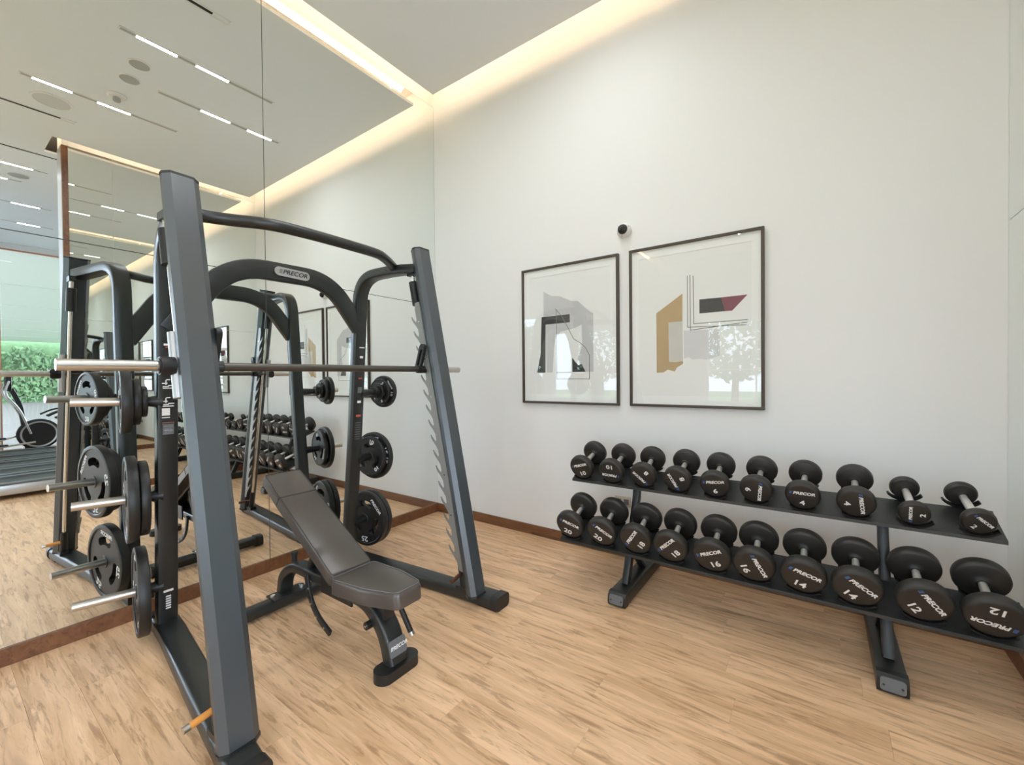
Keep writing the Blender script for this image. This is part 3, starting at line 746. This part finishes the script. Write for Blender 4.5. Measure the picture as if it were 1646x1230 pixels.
hn = 'plates on the horns of the machine near the camera'; hf = 'plates on the horns of the machine near the back wall'
weight_plate('near', 1.47, .141, .188, .052, '20', (270, 165), 'thick outer plate on the upper horn of the left frame, nearest the camera')
weight_plate('near', 1.47, .094, .138, .038, '10', (270, 165), 'middle plate of the three on the left frame upper horn')
weight_plate('near', 1.47, .059, .092, .030, '5', (270,), 'smallest inner plate on the left frame upper horn')
weight_plate('near', .89, .118, .255, .052, '25', (265, 170), 'larger outer plate on the middle horn of the left frame')
weight_plate('near', .89, .064, .222, .046, '20', (270, 165), 'slightly smaller inner plate on the middle horn of the left frame')
weight_plate('near', .32, .073, .262, .056, '25', (300, 190), 'single big plate alone on the lowest horn of the left frame', 100)
weight_plate('far', 1.47, .140, .050, .024, '1', (60,), 'tiniest front plate on the upper horn of the right frame')
weight_plate('far', 1.47, .178, .080, .028, '2.5', (240,), 'second smallest plate on the upper horn of the right frame')
weight_plate('far', 1.47, .215, .118, .030, '5', (60, 290), 'third plate on the upper horn of the right frame')
weight_plate('far', 1.47, .262, .145, .040, '10', (350, 250), 'largest rear plate on the upper horn of the right frame')
weight_plate('far', .89, .140, .180, .038, '10', (78, 310), 'front plate reading 10 on the middle horn of the right frame', 200)
weight_plate('far', .89, .188, .212, .042, '15', (350, 20), 'larger rear plate on the middle horn of the right frame', 90)
weight_plate('far', .32, .128, .247, .050, '25', (270, 172), 'big front plate reading 25 low down behind the bench', 42)
weight_plate('far', .32, .182, .247, .048, '25', (270, 160), 'rear twin of the big 25 plate low down behind the bench')

# ------------------------------------------------------------------ adjustable bench
BN = thing('adjustable_bench', (1.2, -2.13, 0), 'black adjustable weight bench with raised back inside the machine frame', 'bench')
BN.matrix_world = Matrix.Translation((0, -2.13, 0))
yc = 0.
def pad(name, outline, th, mtx, piping=None):
    """outline in local xy (y = across), thickness down -z, rounded edge"""
    bm = NB(); rings = []
    prof = [(0, -th), (-.0, -th*.9), (.0, -th*.25), (-.004, -.010), (-.012, -.002), (-.020, 0)]
    c = Vector((sum(p[0] for p in outline)/len(outline), sum(p[1] for p in outline)/len(outline)))
    for off, h in prof:
        ring = []
        for p in outline:
            v = Vector(p)-c; k = 1+off/max(v.length, .01); q = c+v*k; ring.append(bm.verts.new((q.x, q.y, h)))
        rings.append(ring)
    n = len(outline)
    for a, b in zip(rings, rings[1:]):
        for i in range(n): bm.faces.new((a[i], a[(i+1) % n], b[(i+1) % n], b[i]))
    bm.faces.new(rings[0][::-1]); bm.faces.new(rings[-1])
    o = link(name, mesh_from(bm, name, M_pad, 50), BN, m=mtx)
    if piping:
        bm = NB(); pp = []
        for p in outline:
            v = Vector(p)-c; k = 1-.010/max(v.length, .01); q = c+v*k; pp.append(Vector((q.x, q.y, .0005)))
        for a, b in zip(pp, pp[1:]+pp[:1]): tube(bm, a, b, .0022, 6)
        link('piping', mesh_from(bm, 'piping', piping), o)
    return o
def quad_round(pts, r=.03, k=5):
    P_ = [Vector((p[0], p[1], 0)) for p in pts]; out = []
    n = len(P_)
    for i in range(n):
        a, b, c = P_[i-1], P_[i], P_[(i+1) % n]; p = b+(a-b).normalized()*r; q = b+(c-b).normalized()*r
        for j in range(k+1):
            t = j/k; v = p*(1-t)**2+b*2*t*(1-t)+q*t*t; out.append((v.x, v.y))
        if (c-b).length > .25:
            v = (q+c+(b-c).normalized()*r)/2; out.append((v.x, v.y))
    return out
# back pad: from its foot (1.47, z .465) up to (.635, .945)
foot, head = Vector((1.465, 0, .462)), Vector((.632, 0, .945))
dx = (foot-head); Lb = dx.length; ex = dx.normalized(); ey = Vector((0, 1, 0)); ez = ex.cross(ey).normalized()
Mp = Matrix((ex, ey, ez)).transposed().to_4x4(); Mp.translation = head
bp_ = pad('back_pad', quad_round([(0, -.124), (.25, -.131), (Lb, -.131), (Lb, .131), (.25, .131), (0, .124)], .020), .074, Mp, M_pipe2)
bm = NB(); sweep(bm, [(.25, -.1325, -.06), (.25, -.1325, -.008), (.25, -.120, .0012), (.25, .120, .0012), (.25, .1325, -.008), (.25, .1325, -.06)], rrect(.0012, .004, .001, 2), (1, 0, 0))
link('seam', mesh_from(bm, 'seam', M_pipe2), bp_)
# seat pad, wide at the hinge and narrow at the front
Ms = Matrix.Translation((1.455, 0, .458)) @ Matrix.Rotation(R_(-3.5), 4, 'Y')
pad('seat_pad', quad_round([(0.0, -.150), (.30, -.140), (.515, -.085), (.515, .085), (.30, .140), (0.0, .150)], .035), .085, Ms, M_pipe)
def bpart(name, fn, m=M_char, parent=BN, smooth=35):
    bm = NB(); fn(bm); return obj(name, bm, m, parent, smooth)
RS = lambda a, b, r=.012: rrect(a, b, r, 3)
cb = bpart('rear_crossbar', lambda b: sweep(b, [(.68, -.41, .055), (.68, .41, .055)], rrect(.040, .045, .03, 4), (1, 0, 0)))
for s in (-1, 1):
    bpart('rubber_foot', lambda b: sweep(b, [(.68, s*.36, .052), (.68, s*.425, .052)], rrect(.05, .052, .034, 4), (1, 0, 0)), M_rubber, cb)
bpart('mount_plate', lambda b: box(b, .62, .74, -.12, .12, .092, .104, bev=.006), M_char2, cb)
for s in (-1, 1): bpart('bolt', lambda b: tube(b, (.68, s*.10, .10), (.68, s*.10, .118), .016, 6), M_chrome, cb)
fr = bpart('frame_rail', lambda b: sweep(b, fillet([(.64, 0, .10), (.66, 0, .21), (.80, 0, .325), (1.25, 0, .325), (1.52, 0, .33)], [.10, .16, .1], 8), RS(.032, .045), (0, 1, 0)))
bpart('pivot_bracket', lambda b: (box(b, 1.20, 1.52, -.052, -.042, .27, .40), box(b, 1.20, 1.52, .042, .052, .27, .40), tube(b, (1.42, -.07, .36), (1.42, .07, .36), .016, 14)), M_char2)
for s in (-1, 1): bpart('pivot_bolt', lambda b: tube(b, (1.40, s*.052, .31), (1.40, s*.062, .31), .012, 6), M_chrome)
# support under the back pad and toothed adjusting arc
mid = head+ex*(Lb*.62)-ez*.075
bpart('back_frame', lambda b: (sweep(b, [head+ex*.30-ez*.088, foot-ex*.02-ez*.088], RS(.016, .055), (0, 1, 0)),))
bpart('back_strut', lambda b: sweep(b, [mid-ez*.02, Vector((1.0, 0, .35))], RS(.018, .03), (0, 1, 0)))
bpart('adjusting_arc', lambda b: sweep(b, fillet([(1.04, -.055, .33), (1.08, -.055, .19), (1.17, -.055, .10), (1.30, -.055, .045)], [.08, .08], 6), RS(.020, .009, .004), (0, 1, 0)), M_char2)
for i, (x, z) in enumerate(((1.065, .255), (1.10, .17), (1.165, .105), (1.25, .065))):
    bpart('stop_pin', lambda b: tube(b, (x, -.068, z), (x, -.045, z), .007, 10), M_chrome)
bpart('transport_knob', lambda b: (tube(b, (.80, -.01, .35), (.80, -.01, .40), .018, 16), tube(b, (.80, -.01, .40), (.80, -.01, .415), .024, 16)), M_plastic)
# front leg curving down to its foot
lg = bpart('front_leg', lambda b: sweep(b, fillet([(1.46, 0, .335), (1.66, 0, .33), (1.80, 0, .20), (1.845, 0, .05)], [.16, .14], 10), RS(.040, .058, .018), (0, 1, 0)))
bpart('front_foot', lambda b: prism(b, [(x+1.85, y) for x, y in rrect(.058, .135, .057, 8)], 0, .055), M_rubber)
bpart('seat_support', lambda b: (box(b, 1.60, 1.78, -.04, .04, .34, .375), box(b, 1.72, 1.80, -.035, .035, .27, .37, bev=.01)), M_char2)
# badge on the leg's front face
a = Vector((1.80, 0, .20)); bb_ = Vector((1.845, 0, .05)); dd = (a-bb_).normalized(); nn = Vector((dd.z, 0, -dd.x))
Mg = Matrix((Vector((0, 1, 0)), dd, nn)).transposed().to_4x4(); Mg.translation = bb_+dd*.082+nn*.0415
bm = NB(); prism(bm, rrect(.055, .042, .012, 4), 0, .004); bg_ = link('badge_plate', mesh_from(bm, 'badge_plate', M_grey), lg, m=Mg)
link('badge_lettering', text_mesh('PRECOR', M_letter, .026, .02, .2, 1.15), bg_, m=tr(.008, 0, .0046))
link('logo_mark', mark_mesh(.020, M_letter), bg_, m=tr(-.040, 0, .0046))
bm = NB()
for z in (-.034, .034): tube(bm, (0, z, .003), (0, z, .006), .004, 8)
link('badge_screws', mesh_from(bm, 'badge_screws', M_chrome), bg_)
hd = bpart('seat_handle', lambda b: tube(b, (1.855, .02, .36), (1.91, .05, .215), .015, 16), M_plastic)
bpart('handle_tip', lambda b: tube(b, (1.91, .05, .215), (1.918, .054, .196), .016, 16), M_steel, hd)
bpart('handle_rod', lambda b: tube(b, (1.79, .0, .365), (1.857, .02, .358), .009, 12), M_chrome, hd)
bpart('pull_pin', lambda b: (tube(b, (1.875, .03, .388), (1.905, .045, .355), .013, 14),), M_yellow)
bpart('rear_roller', lambda b: tube(b, (1.70, -.085, .235), (1.70, -.045, .235), .022, 20), M_rubber)
bpart('roller_axle', lambda b: tube(b, (1.70, -.09, .235), (1.70, .0, .26), .008, 12), M_chrome)

# ------------------------------------------------------------------ dumbbell rack and dumbbells
K = .364; CA = 1/math.sqrt(1+K*K); TILT = math.atan(K)
RK = thing('dumbbell_rack', (3.3, -.5, 0), 'long black two-tier rack of dumbbells against the back wall', 'rack')
RK.matrix_world = Matrix.Identity(4)
def shelf(yf, zf, yb, x0, x1):
    """sheet with folded lips; top surface passes (yf,zf) sloping up to yb"""
    zb = zf+K*(yb-yf)
    pts = [(yf, zf), (yb, zb), (yb+.004, zb-.018), (yb-.002, zb-.018), (yb-.006, zb-.007), (yf+.009, zf-.006), (yf+.009, zf-.017), (yf-.001, zf-.018)]
    bm = NB(); prism(bm, pts, x0, x1, None, 'yz')
    for x in (x0, x1-.006):
        prism(bm, [(yf+.004, zf-.004), (yb-.002, zb-.004), (yb-.002, zb-.018), (yf+.004, zf-.018)], x, x+.006, None, 'yz')
    return obj('shelf', bm, M_char, RK, 0)
TOPS = dict(yf=-.572, zf=.780, ye=-.335, x0=2.113, x1=4.466)
BOTS = dict(yf=-.782, zf=.366, ye=-.50, x0=2.118, x1=4.52)
for S in (TOPS, BOTS): shelf(S['yf'], S['zf'], S['ye'], S['x0'], S['x1'])
for xc in (2.585, 4.02):
    bm = NB()
    sweep(bm, [(xc, -.05, .05), (xc, -.78, .05)], rrect(.045, .062, .012, 2), (1, 0, 0)); ft = obj('foot_beam', bm, M_char, RK)
    bm = NB(); prism(bm, [(-.78, .005), (-.832, .006), (-.842, .03), (-.835, .075), (-.815, .093), (-.78, .095)], xc-.062, xc+.062, None, 'yz'); obj('foot_nose', bm, M_char2, ft)
    bm = NB(); Mn = Matrix.Translation((xc, -.8405, .052)) @ Matrix.Rotation(R_(90), 4, 'X') @ Matrix.Rotation(R_(-6), 4, 'X')
    prism(bm, rrect(.050, .032, .014, 4), -.004, .004, Mn); cp_ = obj('end_cap', bm, M_grey, ft)
    bm = NB()
    for s in (-1, 1): tube(bm, Mn @ V(s*.036, -.004, .003), Mn @ V(s*.036, -.004, .006), .005, 8)
    obj('cap_screws', bm, M_plastic, cp_)
    bm = NB(); sweep(bm, [(xc, -.66, .09), (xc, -.615, .18), (xc, -.42, .66), (xc, -.385, .80)], rrect(.031, .025, .009, 2), (1, 0, 0)); po = obj('upright_post', bm, M_char2, RK)
    bm = NB(); sweep(bm, [(xc, -.653, .15), (xc, -.600, .28)], rrect(.004, .016, .003, 2), (1, 0, 0)); obj('post_highlight', bm, M_grey, po)  # grey strips on the post stand in for its glossy highlight
    bm = NB(); sweep(bm, [(xc, -.473, .59), (xc, -.434, .70)], rrect(.004, .014, .003, 2), (1, 0, 0)); obj('post_highlight', bm, M_grey, po)
    for S in (TOPS, BOTS):
        bm = NB(); zf, yf, ye = S['zf'], S['yf'], S['ye']
        prism(bm, [(yf+.05, zf+K*.05-.010), (ye-.012, zf+K*(ye-yf-.012)-.010), (ye-.012, zf+K*(ye-yf)-.075), (yf+.10, zf+K*.10-.06)], xc-.022, xc+.022, None, 'yz'); obj('shelf_bracket', bm, M_char2, RK)
    bm = NB(); sweep(bm, [(xc, -.30, .09), (xc, -.57, .36)], rrect(.014, .026, .006, 2), (1, 0, 0)); obj('rear_brace', bm, M_char2, RK)

_head, _sad, _hnd = {}, {}, {}
HS = .122         # half the distance between head centres
def head_mesh(r, th):
    k = (r, th)
    if k not in _head:
        bm = NB(); h = th/2
        lathe(bm, [(0, -h), (r*.80, -h), (r*.90, -h+.002), (r*.97, -h+.010), (r, -h+.020), (r, h-.016), (r*.96, h-.006), (r*.88, h), (r*.42, h+.004), (r*.30, h+.008), (.024, h+.016), (0, h+.016)], 'y', 48)
        _head[k] = mesh_from(bm, 'head', M_ureth, 40)
    return _head[k]
def dumbbell(num, rot, x, yfront, zfront, r, th, label, group, shelfD, yaw=0):
    cy, cz = yfront+HS*CA, zfront+HS*math.sin(TILT)
    t = thing('dumbbell', (x, cy, cz), label, 'dumbbell', group)
    t.rotation_euler = (TILT, 0, R_(yaw))
    fh = link('head', head_mesh(r, th), t, (0, -HS, 0))
    link('head', head_mesh(r, th), t, m=Matrix.Translation((0, HS, 0)) @ Matrix.Rotation(math.pi, 4, 'Z'))
    if 'h' not in _hnd:
        bm = NB(); lathe(bm, [(0, -.10), (.0165, -.10), (.0165, -.062), (.0172, -.055), (.0180, -.02), (.0182, 0), (.0180, .02), (.0172, .055), (.0165, .062), (.0165, .10), (0, .10)], 'y', 24)
        _hnd['h'] = mesh_from(bm, 'handle', mat('knurled_handle', (.80, .78, .75), .42, .85, bump=(1400, .4)), 40)
    link('handle', _hnd['h'], t)
    F = Matrix.Translation((0, -th/2-.0003, 0)) @ Matrix.Rotation(R_(90), 4, 'X') @ Matrix.Rotation(R_(rot), 4, 'Z')
    word_logo(fh, F @ tr(0, r*.26, 0), r*.225)
    link('number', text_mesh(num, M_letter, r*.46, .024, 0, 1.3), fh, m=F @ tr(0, -r*.46, 0))
    # cradles of the rack under this dumbbell
    D = shelfD
    for sy in (-1, 1):
        w = .026; y0 = (-(HS+.032) if sy < 0 else HS-.030)
        ra = max(r+.002, .086); up = ra-r-.001          # every cradle is cut for the larger heads
        a0 = 54 if r < .07 else 44
        arc = [(ra*math.sin(R_(a)), up-ra*math.cos(R_(a))) for a in range(-a0, a0+1, 6)]
        rb = ra+.009; out = [(rb*math.sin(R_(a)), up-rb*math.cos(R_(a))) for a in range(a0, -a0-1, -6)]
        bm = NB(); prism(bm, arc+out, y0, y0+w, None, 'xz')
        if ra+.009-up < D-.002: box(bm, -.022, .022, y0+.004, y0+w-.004, -D, up-rb+.003)
        me = mesh_from(bm, 'cradle', M_plastic, 30)
        c = link('cradle', me, RK); c.matrix_basis = Matrix.Translation((x, cy, cz)) @ Euler((TILT, 0, R_(yaw))).to_matrix().to_4x4()
    return t
TOPX = [2.206, 2.452, 2.69, 2.932, 3.165, 3.408, 3.648, 3.894, 4.125, 4.355]
BOTX = [2.201, 2.456, 2.705, 2.938, 3.184, 3.413, 3.651, 3.886, 4.136, 4.375]
TOP = [('10', 17, .097), ('10', 178, .097), ('8', 135, .094), ('8', 116, .094), ('6', 8, .092), ('6', -97, .092), ('4', 0, .089), ('4', -84, .089), ('2', 92, .066), ('2', -42, .066)]
BOT = [('20', -18, .109), ('20', -33, .109), ('18', 57, .109), ('18', 46, .109), ('16', 25, .110), ('16', -64, .110), ('14', -19, .109), ('14', -36, .109), ('12', -52, .108), ('12', 172, .106)]
L_TOP = ['upper-tier dumbbell reading 10 at the left end of the rack, lettering nearly level',
         'upper-tier dumbbell with its 10 upside down, second from the left end',
         'upper-tier dumbbell reading 8 beside the upside-down 10',
         'upper-tier dumbbell reading 8 next to the level-lettered 6',
         'upper-tier dumbbell reading 6 with level lettering',
         'upper-tier dumbbell reading 6 with lettering running downwards',
         'upper-tier dumbbell reading 4 with level upright lettering',
         'upper-tier dumbbell reading 4 with lettering turned sideways',
         'small upper-tier dumbbell reading 2, inner one of the pair with showing cradles',
         'small upper-tier dumbbell reading 2 at the right end of the shelf']
L_BOT = ['lower-tier dumbbell reading 20 at the left end of the rack',
         'lower-tier dumbbell reading 20, second from the left end',
         'lower-tier dumbbell reading 18 beside the two reading 20',
         'lower-tier dumbbell reading 18, fourth from the left end with lettering rising at a slant',
         'lower-tier dumbbell reading 16 with lettering rising to the right',
         'lower-tier dumbbell reading 16 with lettering running steeply down',
         'lower-tier dumbbell reading 14 with nearly level lettering',
         'lower-tier dumbbell reading 14 with lettering sloping down, in front of the right post',
         'lower-tier dumbbell reading 12 with lettering running down, second from right end',
         'lower-tier dumbbell with its 12 upside down at the right end, cut by the frame']
for i, (num, rot, r) in enumerate(TOP):
    D = (.885-K*(-.575-TOPS['yf'])-TOPS['zf'])*CA
    dz_ = 0 if r > .07 else -.022
    th = .060 if r > .07 else .046
    dumbbell(num, rot, TOPX[i], -.575, .885+dz_, r, th, L_TOP[i], 'dumbbells on the upper tier', D+dz_*CA, random.uniform(-2.5, 2.5) if i < 8 else (3 if i == 8 else 5))
for i, (num, rot, r) in enumerate(BOT):
    D = (.4885-K*(-.775-BOTS['yf'])-BOTS['zf'])*CA
    dumbbell(num, rot, BOTX[i], -.775, .4885, r, .066, L_BOT[i], 'dumbbells on the lower tier', D, random.uniform(-2, 2))

# ------------------------------------------------------------------ cardio machines beyond the stub wall (seen in the mirror)
def treadmill():
    t = thing('treadmill', (0, 0, 0), 'x', 'treadmill', 'treadmills beyond the mirrored stub wall')
    bm = NB(); box(bm, -.38, .38, -1.0, .75, .06, .20, bev=.02); obj('deck', bm, M_side, t)
    bm = NB(); box(bm, -.25, .25, -.98, .62, .195, .206); obj('belt', bm, M_rubber, t)
    bm = NB()
    for s in (-1, 1): box(bm, s*.33-.06, s*.33+.06, -1.0, .62, .20, .225, bev=.005)
    obj('side_rails', bm, M_grey, t)
    bm = NB(); prism(bm, [(.55, .10), (1.02, .08), (1.04, .2), (.95, .34), (.62, .32), (.55, .24)], -.40, .40, None, 'yz'); obj('motor_cover', bm, M_side, t)
    for s in (-1, 1):
        bm = NB(); sweep(bm, fillet([(s*.37, .72, .2), (s*.37, .80, 1.0), (s*.36, .62, 1.28)], .15), rrect(.03, .05, .01, 2), (1, 0, 0)); obj('upright', bm, M_char, t)
        bm = NB(); sweep(bm, fillet([(s*.37, .78, 1.06), (s*.37, .30, 1.02), (s*.37, .12, .92)], .1), circ(.018, 10), (1, 0, 0)); obj('handrail', bm, M_plastic, t)
        bm = NB(); box(bm, s*.38-.04, s*.38+.04, -.95, -.8, 0, .07); box(bm, s*.38-.04, s*.38+.04, .55, .7, 0, .07); obj('foot', bm, M_rubber, t)
    bm = NB(); prism(bm, [(.55, 1.22), (.70, 1.16), (.80, 1.52), (.74, 1.56)], -.34, .34, None, 'yz'); obj('console', bm, M_plastic, t)
    bm = NB(); prism(bm, [(.572, 1.262), (.580, 1.258), (.738, 1.50), (.730, 1.503)], -.22, .22, None, 'yz'); obj('screen', bm, M_grey, t)
    return t
tm = treadmill()
lbl = ['treadmill nearest the wooden end post, first of the row in the mirror', 'second treadmill from the wooden end post', 'third treadmill in the row, middle of the five', 'fourth treadmill from the wooden end post', 'treadmill closest to the far glazing, last of the row']
for i in range(5):
    o = tm if i == 0 else copy_tree(tm)
    o.location = (5.6+i*.90, -2.25, 0); o['label'] = lbl[i]
def cross_trainer():
    t = thing('cross_trainer', (0, 0, 0), 'x', 'cross trainer', 'cross trainers by the far glazing')
    bm = NB(); sweep(bm, [(0, -.8, .05), (0, .75, .05)], rrect(.04, .06, .01, 2), (1, 0, 0)); obj('base_rail', bm, M_char, t)
    bm = NB(); box(bm, -.3, .3, -.84, -.76, 0, .08); box(bm, -.3, .3, .70, .78, 0, .08); obj('cross_foot', bm, M_rubber, t)
    bm = NB(); lathe(bm, [(0, -.09), (.30, -.09), (.34, -.05), (.34, .05), (.30, .09), (0, .09)], 'x', 36, tr(0, .42, .42)); obj('flywheel_cover', bm, M_plastic, t)
    bm = NB(); lathe(bm, [(.26, -.096), (.29, -.10), (.29, -.09), (.26, -.09), (.26, -.096)], 'x', 36, tr(0, .42, .42)); obj('cover_ring', bm, M_side, t)
    bm = NB(); sweep(bm, fillet([(0, .25, .1), (0, .15, 1.1), (0, .02, 1.45)], .2), rrect(.04, .05, .012, 2), (1, 0, 0)); obj('mast', bm, M_char2, t)
    bm = NB(); box(bm, -.20, .20, -.06, .02, 1.40, 1.72, bev=.02); obj('console', bm, M_plastic, t)
    for s in (-1, 1):
        bm = NB(); sweep(bm, fillet([(s*.24, .28, .45), (s*.26, .12, 1.0), (s*.27, -.1, 1.35), (s*.25, -.02, 1.62)], .15), circ(.02, 10), (1, 0, 0)); obj('swing_arm', bm, M_chrome, t)
        bm = NB(); box(bm, s*.19-.08, s*.19+.08, -.45, -.05, .28+.06*s, .31+.06*s, bev=.01); obj('pedal', bm, M_rubber, t)
        bm = NB(); sweep(bm, [(s*.19, -.70, .14), (s*.19, .35, .36+.1*s)], rrect(.02, .025, .006, 2), (1, 0, 0)); obj('pedal_rail', bm, M_chrome, t)
    return t
ct = cross_trainer(); ct.location = (10.7, -2.45, 0); ct['label'] = 'cross trainer by the far glazing, deeper in the row'
c3 = copy_tree(ct); c3.location = (10.85, -.75, 0); c3['label'] = 'cross trainer beside the back wall end of the far glazing'
